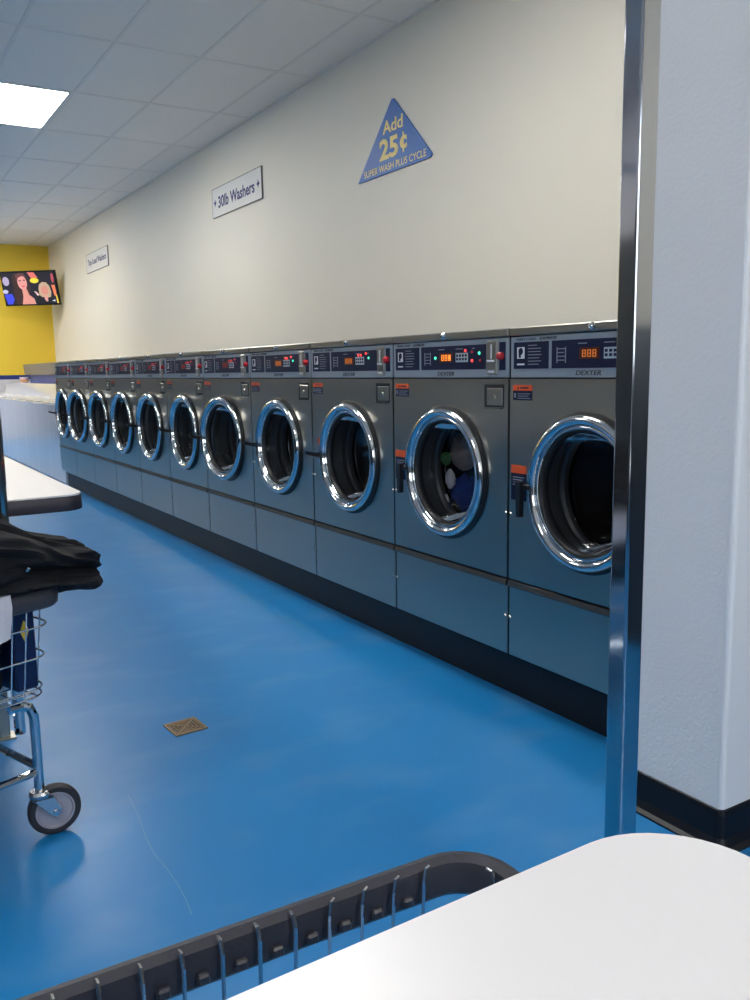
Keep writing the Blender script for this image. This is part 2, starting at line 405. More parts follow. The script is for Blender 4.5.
# ------------------------------------------------------------------ front-load washers
ZB, ZS, ZT = .1635, .4212, 1.224      # underside, seam above the ledge, top
hw = .335
def washer_meshes():
    D = {}
    # local: x to the viewer's right, y into the wall, z above the floor
    b = MB(); t = .006; w = .3385; dp = .78
    b.box(-w, -w + t, .006, dp, ZB, ZT - .004).box(w - t, w, .006, dp, ZB, ZT - .004).box(-w + t, w - t, dp - t, dp, ZB, ZT - .004)
    b.box(-w + t, w - t, .006, dp - t, ZB, ZB + t).box(-w + t, w - t, .03, dp - t, ZT - .012, ZT - .006)
    D['body'] = b.mesh('body', SEAM)
    # front panel with a round opening
    fp = MB(); n = 64; R = .200; zc = .738
    z0, z1 = ZS + .001, 1.066
    circ = []; rect = []
    for i in range(n):
        a = 2 * math.pi * i / n; c, s_ = math.cos(a), math.sin(a)
        circ.append((R * c, zc + R * s_))
        k = min(hw / abs(c) if abs(c) > 1e-6 else 9, (z1 - zc) / s_ if s_ > 1e-6 else 9, (zc - z0) / -s_ if s_ < -1e-6 else 9)
        rect.append((k * c, zc + k * s_))
    # exact corners
    for cx, cz in ((hw, z1), (-hw, z1), (-hw, z0), (hw, z0)):
        i = min(range(n), key=lambda q: (rect[q][0] - cx) ** 2 + (rect[q][1] - cz) ** 2); rect[i] = (cx, cz)
    vs = [(x, 0, z) for x, z in circ] + [(x, 0, z) for x, z in rect] + [(x, .012, z) for x, z in rect] + [(x, .03, z) for x, z in circ]
    fs = []
    for i in range(n):
        k = (i + 1) % n
        fs += [(i, k, n + k, n + i), (n + i, n + k, 2 * n + k, 2 * n + i), (k, i, 3 * n + i, 3 * n + k)]
    fp.add(vs, fs); D['front_panel'] = fp.mesh('front_panel', STEEL)
    D['lower_panel'] = MB().box(-hw, hw, .002, .012, ZB, ZS - .027, .0015).mesh('lower_panel', STEEL)
    lg = MB(); lg.prism([(.010, ZS - .026), (-.004, ZS - .026), (-.007, ZS - .022), (-.003, ZS - .006), (.010, ZS - .001)], -hw, hw, 'x')
    D['ledge_trim'] = lg.mesh('ledge_trim', STEELD)
    D['top_lip'] = MB().box(-hw - .001, hw + .001, -.004, .74, 1.199, ZT, .003).mesh('top_lip', STEEL)
    D['bolt'] = MB().lathe([(0, -.016), (.006, -.015), (.009, -.011), (.009, -.006), (.012, -.005), (.012, -.003)], (0, 0, 1.2125), 'y', 12).mesh('bolt', CHROME, True)
    D['control_panel'] = MB().box(-hw, hw, .001, .012, 1.070, 1.195, .002).mesh('control_panel', FASCIA)
    U = lambda u: u - .34
    D['instruction_plate'] = MB().box(U(.022), U(.178), -.0005, .003, 1.097, 1.178).mesh('instruction_plate', NAVY)
    D['display_window'] = MB().box(U(.192), U(.562), -.0005, .003, 1.097, 1.178).mesh('display_window', NAVY)
    ip = MB()   # white pictogram and print
    ip.box(U(.038), U(.072), -.0012, -.0003, 1.128, 1.163).box(U(.038), U(.072), -.0012, -.0003, 1.108, 1.113)
    D['pictogram'] = ip.mesh('pictogram', WPRINT)
    pb = MB(); pb.lathe([(0, 0), (.011, 0)], (U(.055), -.0016, 1.150), 'y', 14).box(U(.046), U(.056), -.0017, -.0011, 1.131, 1.148)
    D['pictogram_cutout'] = pb.mesh('pictogram_cutout', NAVY)
    g = MB()
    for k, ww in enumerate((.040, .058, .056, .060, .050, .058, .048)):
        g.box(U(.088), U(.088 + ww), -.0011, -.0003, 1.166 - k * .0095, 1.1685 - k * .0095)
    for k in range(4): g.box(U(.215), U(.215 + (.035, .028, .035, .03)[k]), -.0011, -.0003, 1.152 - k * .011, 1.155 - k * .011)
    g.box(U(.30), U(.335), -.0011, -.0003, 1.165, 1.168).box(U(.40), U(.44), -.0011, -.0003, 1.165, 1.168).box(U(.49), U(.505), -.0011, -.0003, 1.165, 1.168)
    g.box(U(.213), U(.217), -.0011, -.0003, 1.113, 1.158).box(U(.248), U(.252), -.0011, -.0003, 1.113, 1.158)
    D['printed_lines'] = g.mesh('printed_lines', GPRINT)
    cn = MB(); cn.box(U(.570), U(.624), -.006, .006, 1.078, 1.190, .004); D['coin_slot'] = cn.mesh('coin_slot', STEEL)
    cs = MB(); cs.box(U(.594), U(.600), -.0075, -.004, 1.13, 1.176).box(U(.580), U(.614), -.010, -.004, 1.120, 1.127).box(U(.582), U(.612), -.0075, -.004, 1.086, 1.093)
    D['coin_insert'] = cs.mesh('coin_insert', WPRINT)
    D['button_strip'] = MB().box(U(.631), U(.660), -.0005, .003, 1.094, 1.182).mesh('button_strip', NAVY)
    D['red_button'] = MB().lathe([(0, -.018), (.009, -.017), (.013, -.012), (.013, -.001)], (U(.643), 0, 1.138), 'y', 16).mesh('red_button', REDB, True)
    # lettering
    D['brand_lettering'] = text_mesh('brand_lettering', 'DEXTER', INK, width=.098, height=.0130, bold=.004, shear=.25)
    D['model_lettering'] = text_mesh('model_lettering', 'TRIPLE LOAD', INK, width=.092, height=.0075)
    D['series_lettering'] = text_mesh('series_lettering', 'EXPRESS', INK, width=.075, height=.0085, bold=.02, shear=.3)
    # displays
    dg = MB()
    for k in range(3):
        x = U(.318) + k * .020
        for zz in (1.128, 1.137, 1.146): dg.box(x, x + .013, -.0022, -.0008, zz, zz + .0022)
        for xx in (x, x + .0108): dg.box(xx, xx + .0022, -.0022, -.0008, 1.128, 1.148)
    D['digits'] = dg
    D['digit_window'] = MB().box(U(.305), U(.385), -.0012, -.0003, 1.122, 1.155).mesh('digit_window', mat('dark_red_window', (.06, .008, .008), .3))
    lc = MB(); lc.box(U(.400), U(.468), -.0014, -.0003, 1.122, 1.153); D['counter_window'] = lc.mesh('counter_window', mat('pale_counter', (.45, .52, .56), .4, var=.05))
    ld = MB()
    for k in range(4):
        x = U(.404) + k * .0162; ld.box(x, x + .010, -.0024, -.0012, 1.128, 1.136).box(x, x + .010, -.0024, -.0012, 1.140, 1.148)
    D['counter_digits'] = ld.mesh('counter_digits', NAVY)
    D['lamp'] = MB().lathe([(0, -.004), (.004, -.0035), (.0055, -.0005)], (0, 0, 0), 'y', 10)
    # coin box
    cb = MB(); cb.box(U(.556), U(.656), -.002, .004, .974, 1.049, .0015); D['coin_box'] = cb.mesh('coin_box', SEAM)
    D['lock_plate'] = MB().box(U(.574), U(.652), -.006, -.001, .981, 1.037, .002).lathe([(0, -.012), (.008, -.011), (.009, -.006)], (U(.613), 0, 1.006), 'y', 12).mesh('lock_plate', STEEL, True)
    D['coin_box_edge'] = MB().box(U(.556), U(.656), -.004, -.001, .970, .975).mesh('coin_box_edge', CHROME)
    # warning labels
    D['warning_label'] = MB().box(U(.020), U(.109), -.001, .001, 1.000, 1.030).mesh('warning_label', NAVY)
    D['label_header'] = MB().box(U(.020), U(.109), -.001, .001, 1.030, 1.047).mesh('label_header', ORANGE)
    tl = MB().box(U(.042), U(.10), -.0015, -.0009, 1.019, 1.0215).box(U(.042), U(.092), -.0015, -.0009, 1.012, 1.0145).box(U(.042), U(.10), -.0015, -.0009, 1.005, 1.0075).box(U(.026), U(.034), -.0015, -.0009, 1.008, 1.022)
    D['label_print'] = tl.mesh('label_print', GPRINT)
    tk = MB().prism([(U(.040), 1.034), (U(.048), 1.034), (U(.044), 1.043)], -.0015, -.0009, 'y').box(U(.054), U(.092), -.0015, -.0009, 1.036, 1.041)
    D['label_mark'] = tk.mesh('label_mark', INK)
    D['latch_label'] = MB().box(U(.014), U(.086), -.001, .001, .684, .770).mesh('latch_label', NAVY)
    D['latch_label_header'] = MB().box(U(.014), U(.086), -.001, .001, .770, .796).mesh('latch_label_header', ORANGE)
    lp = MB()
    for k in range(4): lp.box(U(.022), U(.078 - .01 * (k % 2)), -.0015, -.0009, .756 - k * .008, .759 - k * .008)
    D['latch_print'] = lp.mesh('latch_print', GPRINT)
    # door
    dc = (0, 0, zc)
    D['door_gasket'] = MB().lathe([(.196, -.001), (.196, -.004), (.205, -.008), (.231, -.008), (.237, -.005), (.237, .0)], dc, 'y', 64).mesh('door_gasket', RUBBER, True)
    D['door_ring'] = MB().lathe([(.204, -.005), (.219, -.006), (.2250, -.010), (.2272, -.016), (.2255, -.023), (.2205, -.0285), (.2135, -.031), (.2065, -.0295), (.2010, -.0255), (.1980, -.020),
                                 (.1965, -.015), (.1945, -.0165), (.1905, -.0175), (.1870, -.0165), (.1850, -.013), (.1845, -.008), (.186, -.001)], dc, 'y', 72, closed=True).mesh('door_ring', CHROME, True)
    D['glass_seal'] = MB().lathe([(.1855, -.009), (.181, -.009), (.178, -.005), (.176, .006), (.1755, .02), (.18, .022), (.186, .0)], dc, 'y', 48, closed=True).mesh('glass_seal', RUBBER, True)
    D['door_glass'] = MB().lathe([(.177, .004), (.170, .03), (.157, .060), (.145, .074), (.124, .082), (.06, .088), (.0005, .089)], dc, 'y', 48).mesh('door_glass', DGLASS, True)
    D['boot_ring'] = MB().lathe([(.199, .03), (.196, .05), (.193, .070), (.198, .078), (.198, .09), (.190, .098), (.189, .106), (.196, .112), (.196, .122), (.21, .13)], dc, 'y', 48).mesh('boot_ring', mat('grey_boot_rubber', (.06, .06, .062), .35, var=.2), True)
    D['drum'] = MB().lathe([(.188, .13), (.186, .135), (.190, .142), (.25, .15), (.27, .17), (.275, .30), (.272, .42), (.26, .43), (.17, .435), (.16, .425), (.06, .42), (.0005, .418)], dc, 'y', 48).mesh('drum', DRUMM, True)
    h = MB(); h.box(U(.088), U(.135), -.034, -.020, .728, .744, .003)
    h.prism([(U(.080), .750), (U(.104), .750), (U(.102), .70), (U(.100), .640), (U(.086), .640), (U(.083), .70)], -.042, -.024, 'y')
    D['handle_closed'] = h.mesh('handle', BLACK)
    h = MB(); h.prism([(-.012, .722), (-.012, .746), (-.045, .745), (-.090, .754), (-.090, .740), (-.045, .727)], U(.106), U(.122), 'x')
    D['handle_open'] = h.mesh('handle', BLACK)
    D['screw'] = MB().lathe([(0, -.004), (.004, -.0035), (.0065, 0)], (0, 0, 0), 'y', 8).mesh('screw', STEEL, True)
    return D
WD = washer_meshes()
LED = {k: glow('led_' + k, c, s) for k, c, s in (('red', (1, .06, .05), 1.6), ('green', (.1, 1, .55), 1.3), ('orange', (1, .30, .04), 1.3), ('amber_dim', (.8, .22, .03), .55), ('dim', (.45, .02, .02), .25), ('red_low', (1, .06, .06), .45), ('white', (.9, .95, 1), 2))}
LAMPM = {k: WD['lamp'].mesh('indicator_light', m, True) for k, m in LED.items()}
DIGM = {k: WD['digits'].mesh('digits', LED[k]) for k in ('orange', 'amber_dim', 'red', 'dim')}

ORD = ['', 'second', 'third', 'fourth', 'fifth', 'sixth', 'seventh', 'eighth', 'ninth', 'tenth', 'eleventh']
AJAR = (0, 0, .6, 1.2, 7, 1, 3, 3, 4.2, 7.5, 2.2)
def washer(k):
    """k = 0: the one partly behind the chrome post; k counts away along the wall"""
    yc = 2.1348 + PITCH * k - PITCH / 2
    if k == 0: lab = 'stainless steel front-load washer cut off from view by the chrome post'
    elif k == 1: lab = 'stainless front-load washer with blue, white and brown laundry behind its round glass door'
    elif k == 10: lab = 'last stainless front-load washer at the far end, beside the white top-load machines'
    elif k == 2: lab = 'third stainless front-load washer from the chrome post, small orange tag above its open latch'
    else: lab = '%s stainless front-load washer counting from the chrome post' % ORD[k] + (', its door ajar' if AJAR[k] > 5 else '')
    t = thing('front_load_washer', lab, 'washing machine', (XF, yc, 0), -math.pi / 2, 'front-load washers along the cream wall')
    P = lambda n, par=t, mesh=None, loc=(0, 0, 0), rot=None: put(n, mesh or WD[n], par, loc, rot)
    U = lambda u: u - .34
    for n in ('body', 'front_panel', 'lower_panel', 'ledge_trim'): P(n)
    tl = P('top_lip'); P('bolt', tl, loc=(0.0 if k else .02, -.004, 0))
    cp = P('control_panel')
    for n in ('instruction_plate', 'display_window', 'pictogram', 'pictogram_cutout', 'printed_lines', 'coin_slot', 'coin_insert', 'button_strip', 'red_button', 'digit_window', 'counter_window', 'counter_digits'):
        o_ = P(n, cp)
        if n in ('printed_lines', 'coin_insert', 'counter_digits', 'pictogram'): o_['kind'] = 'stuff'
    if k < 7:
        P('brand_lettering', cp, loc=(U(.34), .0006, 1.0835), rot=FRONTTXT)
        P('model_lettering', cp, loc=(U(.075), .0006, 1.1865), rot=FRONTTXT)
        P('series_lettering', cp, loc=(U(.175), .0006, 1.1865), rot=FRONTTXT)
    def lamp(c, u, z): put('indicator_light', LAMPM[c], cp, (U(u), -.0008, z))
    if k == 0:
        P('digits', cp, DIGM['amber_dim'])
    elif k == 1:
        P('digits', cp, DIGM['orange']); lamp('green', .282, 1.138); lamp('orange', .365, 1.138)
        lamp('red', .455, 1.160); lamp('dim', .492, 1.155); lamp('red', .492, 1.126); lamp('dim', .535, 1.126); lamp('green', .53, 1.15)
    else:
        P('digits', cp, DIGM['amber_dim'] if k < 4 else DIGM['dim'])
        rr_ = 'red' if k < 4 else 'red_low'
        lamp(rr_, .425, 1.160); lamp(rr_, .445, 1.160); lamp('green' if k < 4 else 'dim', .505, 1.148); lamp(rr_, .485, 1.166)
        if k > 3: lamp(rr_, .40, 1.158)
    cb = P('coin_box'); P('lock_plate', cb); P('coin_box_edge', cb)
    wl = P('warning_label'); P('label_header', wl); P('label_print', wl); P('label_mark', wl)
    if k < 2:
        ll = P('latch_label'); P('latch_label_header', ll); P('latch_print', ll)
    elif k == 2:
        put('latch_label', MB().box(U(.050), U(.078), -.001, .001, .775, .805).mesh('latch_label', ORANGE), t)
    P('door_gasket'); dr = P('door_ring')
    ph = math.radians(AJAR[k]); hx, hy = .232, -.006      # hinge on the viewer's right
    dr.location = (hx - (hx * math.cos(ph) - hy * math.sin(ph)), hy - (hx * math.sin(ph) + hy * math.cos(ph)), 0); dr.rotation_euler = (0, 0, ph)
    P('door_glass', dr); P('glass_seal', dr); P('boot_ring'); P('drum')
    P('handle', dr, WD['handle_closed'] if k < 2 else WD['handle_open'])
    for u in (.012, .668):
        for z in (.635, .292): put('screw', WD['screw'], t, (U(u), 0, z))
    return t
for k in range(11): washer(k)
build(MB().box(XF + .06, XF + .9, 1.46, 2.1348 + PITCH * 10 + .0, 0, ZB - .001), 'washer_plinth', COVE)
tag(bpy.data.objects['washer_plinth'], 'long black plinth raising the row of front-load washers off the floor', 'plinth')

# laundry tumbling in the second washer
def blob(name, m, c, r, seed, amp=.35, freq=9, parent=None, n=(20, 14)):
    mb = MB(); vs = []; fs = []; a_, b_ = n
    for j in range(b_ + 1):
        th = math.pi * j / b_
        for i in range(a_):
            ph = 2 * math.pi * i / a_
            d = Vector((math.sin(th) * math.cos(ph), math.sin(th) * math.sin(ph), math.cos(th)))
            q = 1 + amp * noise.noise(d * freq * .35 + Vector((seed, seed * 2, 0))) + amp * .5 * noise.noise(d * freq + Vector((0, seed, 3)))
            vs.append((c[0] + d.x * r[0] * q, c[1] + d.y * r[1] * q, c[2] + d.z * r[2] * q))
    for j in range(b_):
        for i in range(a_):
            k = (i + 1) % a_; fs.append((j * a_ + i, j * a_ + k, (j + 1) * a_ + k, (j + 1) * a_ + i))
    mb.add(vs, fs)
    return build(mb, name, m, parent, True)
yc1 = 2.1348 + PITCH / 2
for nm, m_, du, d, z, r, sd, lb in (
        ('blue_garment', CLOTHBL, -.125, .185, .625, (.05, .075, .075), 1.3, 'deep blue garment low behind the washer door glass'),
        ('brown_garment', CLOTHBR, -.140, .200, .790, (.06, .075, .070), 4.1, 'brown garment high behind the washer door glass'),
        ('white_garment', CLOTHW, -.150, .130, .690, (.014, .024, .036), 7.7, 'white cloth between brown and blue garments in the washer'),
        ('white_sock', CLOTHW, -.160, .115, .595, (.014, .020, .034), 9.2, 'pale sock below the white cloth in the washer'),
        ('green_garment', CLOTHG, -.165, .120, .765, (.014, .030, .024), 2.9, 'small green garment behind the washer door glass')):
    tag(blob(nm, m_, (XF + d, yc1 - du, z), r, sd, .25), lb, 'laundry', 'laundry inside the washer')

# ------------------------------------------------------------------ top-load washers and bulkhead beyond
TLX, TLZ = 1.85, .80
tb = MB().prism([(p[0], p[1]) for p in rrect(-.3455, .3455, 0, .70, .002, 2)], .02, TLZ - .025)
TLM = dict(
    cabinet=tb.mesh('cabinet', ENAMEL),
    top=MB().box(-.3455, .3455, -.006, .56, TLZ - .024, TLZ, .002).mesh('top', ENAMEL),
    lid=MB().box(-.22, .22, .05, .46, TLZ, TLZ + .012, .005).mesh('lid', ENAMEL),
    console=MB().prism([(.52, TLZ), (.56, TLZ + .18), (.70, TLZ + .18), (.70, TLZ)], -.3455, .3455, 'x').mesh('console', ENAMEL),
    foot_panel=MB().box(-.34, .34, .03, .68, 0, .02).mesh('foot_panel', ENAMEL))
for k in range(10):
    lab = 'white top-load washer next to the last front-load washer' if k == 0 else '%s white top-load washer counting from the last front-load washer' % ORD[k]
    t = thing('top_load_washer', lab, 'washing machine', (TLX, 9.30 + .692 * k, 0), -math.pi / 2, 'white top-load washers')
    cab = put('cabinet', TLM['cabinet'], t); tp = put('top', TLM['top'], t); put('lid', TLM['lid'], tp)
    cn = put('console', TLM['console'], t); put('foot_panel', TLM['foot_panel'], t)
bk = thing('service_bulkhead', 'blue service bulkhead with grey overhanging cap behind the white top-load washers', 'bulkhead', (2.62, 9.0, 0))
build(MB().box(0, XW - 2.62 - .004, 0, 5.85, 0, 1.10), 'blue_panel', BLUEP, bk)
build(MB().prism([(0, 1.10), (6.02, 1.10), (6.12, 1.27), (0, 1.27)], -.05, XW - 2.62 - .006, 'x'), 'cap', GREYP, bk)
cu = thing('detergent_cup', 'small pale pink cup left on a white top-load washer', 'cup', (2.46, 14.45, TLZ + .18))
build(MB().lathe([(0, 0), (.05, 0), (.065, .07), (.075, .09), (.068, .09), (.045, .01), (0, .01)], (0, 0, 0), 'z', 16), 'bowl', PINKP, cu, True)
build(MB().lathe([(.058, .025), (.0645, .055), (.0655, .055), (.059, .025)], (0, 0, 0), 'z', 16), 'band', mat('orange_plastic', (.7, .3, .08), .4), cu, True)

# ------------------------------------------------------------------ signs
def wall_sign(name, label, yc, zc, w, h, text, stars):
    t = thing(name, label, 'sign', (XW, yc, zc))
    build(MB().box(-.012, 0, -w / 2, w / 2, -h / 2, h / 2), 'board', SIGNW, t)
    e = MB(); q = .006
    e.box(-.013, 0, -w / 2 - q, w / 2 + q, h / 2, h / 2 + q).box(-.013, 0, -w / 2 - q, w / 2 + q, -h / 2 - q, -h / 2).box(-.013, 0, -w / 2 - q, -w / 2, -h / 2, h / 2).box(-.013, 0, w / 2, w / 2 + q, -h / 2, h / 2)
    build(e, 'border', GREYP, t)
    put('lettering', text_mesh('lettering', text, NAVYINK, width=w * (.74 if stars else .86), height=h * .42, bold=.02), t, (-.0125, 0, -.005), WALLTXT)
    if stars:
        st = []
        for i in range(8):
            a = math.pi * i / 4; r = .036 if i % 2 == 0 else .017; st.append((r * math.cos(a), r * math.sin(a)))
        for s in (-1, 1): build(MB().prism(st, -.0135, -.012, 'x'), 'star', NAVYINK, t, loc=(0, s * w * .44, 0))
wall_sign('wall_sign', 'long white sign reading 30lb Washers with small stars on the cream wall', 7.896, 2.752, 1.18, .265, '30lb Washers', True)
wall_sign('wall_sign', 'white sign reading Top Load Washers near the yellow wall corner', 13.085, 2.728, 1.20, .262, 'Top Load Washers', False)
ts = thing('triangle_sign', 'blue triangular sign with yellow lettering Add 25 cents on the cream wall', 'sign', (XW, 5.165, 2.432))
build(MB().prism([(.465, 0), (.455, .012), (.012, .464), (-.012, .464), (-.445, .03), (-.450, .015), (-.43, 0)], -.012, 0, 'x'), 'board', SIGNB, ts)
put('lettering', text_mesh('lettering', 'Add', GOLDINK, width=.250, height=.085, bold=.02), ts, (-.0125, 0, .300), WALLTXT)
put('lettering', text_mesh('lettering', '25', GOLDINK, width=.235, height=.140, bold=.035), ts, (-.0125, .052, .160), WALLTXT)
put('lettering', text_mesh('lettering', 'c', GOLDINK, width=.085, height=.085, bold=.04), ts, (-.0125, -.130, .160), WALLTXT)
build(MB().box(-.0135, -.012, -.137, -.121, .095, .225), 'cent_stroke', GOLDINK, ts)
put('lettering', text_mesh('lettering', 'SUPER WASH PLUS CYCLE', GOLDINK, width=.775, height=.046, bold=.006), ts, (-.0125, -.006, .040), WALLTXT)

# ------------------------------------------------------------------ television in the corner
TVC = (2.853, 15.625, 2.53)
tv = thing('television', 'flat black television hung in the corner of the yellow wall, showing two people', 'television', TVC)
b = math.radians(40.3); tau = math.radians(13.5)
wv = Vector((math.cos(b), -math.sin(b), 0)); nv = Vector((-math.sin(b), -math.cos(b), 0))
up = Vector((0, 0, 1)) * math.cos(tau) + nv * math.sin(tau); nn = nv * math.cos(tau) - Vector((0, 0, 1)) * math.sin(tau)
R3 = Matrix((wv, up, nn)).transposed()
tv.rotation_euler = R3.to_euler()
TW, TH = .985, .566
build(MB().box(-TW / 2, TW / 2, -TH / 2, TH / 2, -.05, 0, .006), 'casing', TVB, tv)
scr = build(MB().box(-TW / 2 + .02, TW / 2 - .02, -TH / 2 + .025, TH / 2 - .02, 0, .002), 'screen', glow('screen_dark', (.012, .010, .02), 1.0), tv)
def shape(name, pts, col, lay, s=.72):
    P = [(-TW / 2 + TW * a, TH / 2 - TH * c) for a, c in pts]
    build(MB().prism(P, .0022, .0022 + .0006 * lay), name, glow('screen_' + name + str(lay) + str(len(MATS)), col, s), scr)
def ell(cx, cy, rx, ry, n=18, rot=0): return [(cx + rx * math.cos(a) * math.cos(rot) - ry * math.sin(a) * math.sin(rot), cy + rx * math.cos(a) * math.sin(rot) + ry * math.sin(a) * math.cos(rot)) for a in [2 * math.pi * i / n for i in range(n)]]
shape('blue_patch', [(.02, .66), (.16, .64), (.19, .80), (.14, .95), (.05, .95)], (.05, .07, .75), 1)
shape('pale_patch', ell(.09, .28, .06, .13), (.50, .42, .62), 1)
shape('pale_patch', ell(.05, .58, .05, .06), (.55, .55, .75), 1)
shape('long_hair', [(.23, .10), (.33, .04), (.44, .06), (.50, .22), (.52, .45), (.50, .62), (.42, .80), (.30, .96), (.22, .96), (.20, .6), (.21, .3)], (.05, .022, .02), 2)
shape('face', ell(.385, .33, .085, .20), (.86, .36, .33), 4)
shape('hair_top', [(.28, .10), (.36, .05), (.44, .08), (.46, .18), (.40, .14), (.33, .18), (.29, .3)], (.16, .06, .06), 5)
shape('neck', [(.36, .48), (.44, .48), (.47, .68), (.55, .80), (.57, .96), (.32, .96), (.36, .72)], (.75, .32, .26), 3)
shape('mouth', ell(.395, .435, .03, .022), (.75, .10, .12), 6)
shape('eyes', ell(.35, .27, .022, .018), (.12, .05, .05), 6)
shape('eyes', ell(.425, .26, .022, .018), (.12, .05, .05), 6)
shape('jacket', [(.60, .66), (.70, .72), (.88, .72), (.93, .96), (.58, .96)], (.01, .01, .015), 2)
shape('blonde_hair', [(.66, .52), (.68, .40), (.74, .33), (.81, .34), (.86, .44), (.88, .62), (.86, .76), (.82, .78), (.70, .76), (.66, .70)], (.62, .42, .28), 3)
shape('face', ell(.765, .57, .065, .125), (.72, .28, .22), 4)
shape('neck', [(.75, .72), (.80, .72), (.80, .88), (.77, .90), (.74, .82)], (.75, .35, .3), 4)
shape('hand', [(.57, .58), (.61, .60), (.66, .70), (.62, .72)], (.85, .60, .58), 3)
shape('pink_spot', [(.50, .04), (.62, .04), (.68, .20), (.56, .22)], (.75, .18, .16), 2)
shape('yellow_spot', ell(.61, .28, .08, .075), (.90, .75, .05), 3)
shape('arm', [(.90, .42), (.96, .42), (.97, .72), (.93, .74)], (.95, .25, .10), 2)
shape('side_face', ell(.94, .22, .025, .14), (.55, .10, .12), 2)
shape('yellow_strip', [(.95, .72), (.975, .72), (.985, .95), (.955, .95)], (.9, .70, .08), 2)
shape('logo', [(.87, .87), (.93, .84), (.92, .90)], (.75, .85, 1), 4)
br = MB(); br.tube([(0, 0, -.05), (0, -.02, -.16), (.0, .05, -.36)], .02, 8)
build(br, 'wall_bracket', BLACK, tv)

# ------------------------------------------------------------------ chrome post
post = thing('chrome_post', 'tall polished rectangular metal post standing before the washers and partition', 'post', (1.482 * .76, 1.338 * .76, 0))
build(MB().prism([(p[0], p[1]) for p in rrect(0, .044, 0, .040, .005, 8)], .006, HC - .001), 'shaft', POSTM, post)
build(MB().prism([(p[0], p[1]) for p in rrect(-.004, .048, -.004, .044, .007, 5)], 0, .006), 'foot_plate', POSTM, post)

# ------------------------------------------------------------------ folding tables
def table(label, x0, x1, y0, y1, z, rad, legs):
    t = thing('folding_table', label, 'table', ((x0 + x1) / 2, (y0 + y1) / 2, 0))
    cx, cy = (x0 + x1) / 2, (y0 + y1) / 2
    loop = rrect(x0 - cx, x1 - cx, y0 - cy, y1 - cy, rad, 10)
    tp = MB()
    for q_, za, zb_ in ((.004, z - .040, z - .004), (.0005, z - .004, z)): tp.prism([(p[0] - p[2] * q_, p[1] - p[3] * q_) for p in loop], za, zb_)
    build(tp, 'tabletop', TABTOP, t)
    e = MB(); e.sweep(loop, [(-.0038, z - .004), (-.001, z - .004), (.0015, z - .008), (.002, z - .040), (.001, z - .044), (-.0035, z - .044)])
    build(e, 'edge_band', TABEDGE, t, True)
    for lx, ly in legs:
        build(MB().box(lx - cx - .016, lx - cx + .016, ly - cy - .016, ly - cy + .016, .004, z - .042, .004).box(lx - cx - .03, lx - cx + .03, ly - cy - .03, ly - cy + .03, 0, .006), 'leg', STEEL, t)
    return t
table('white folding table with black edging standing behind the cart of black clothes', -.35, .544, 2.412, 5.0, .78, .055, [(.335, 2.76), (-.2, 2.76), (.335, 4.7), (-.2, 4.7)])
table('plain white tabletop above the empty cart with the charcoal rim', -1.0, .493, -.45, .381, .78, .075, [(.38, -.3), (-.85, .25), (-.85, -.3)]).rotation_euler = (0, 0, math.radians(1.3))

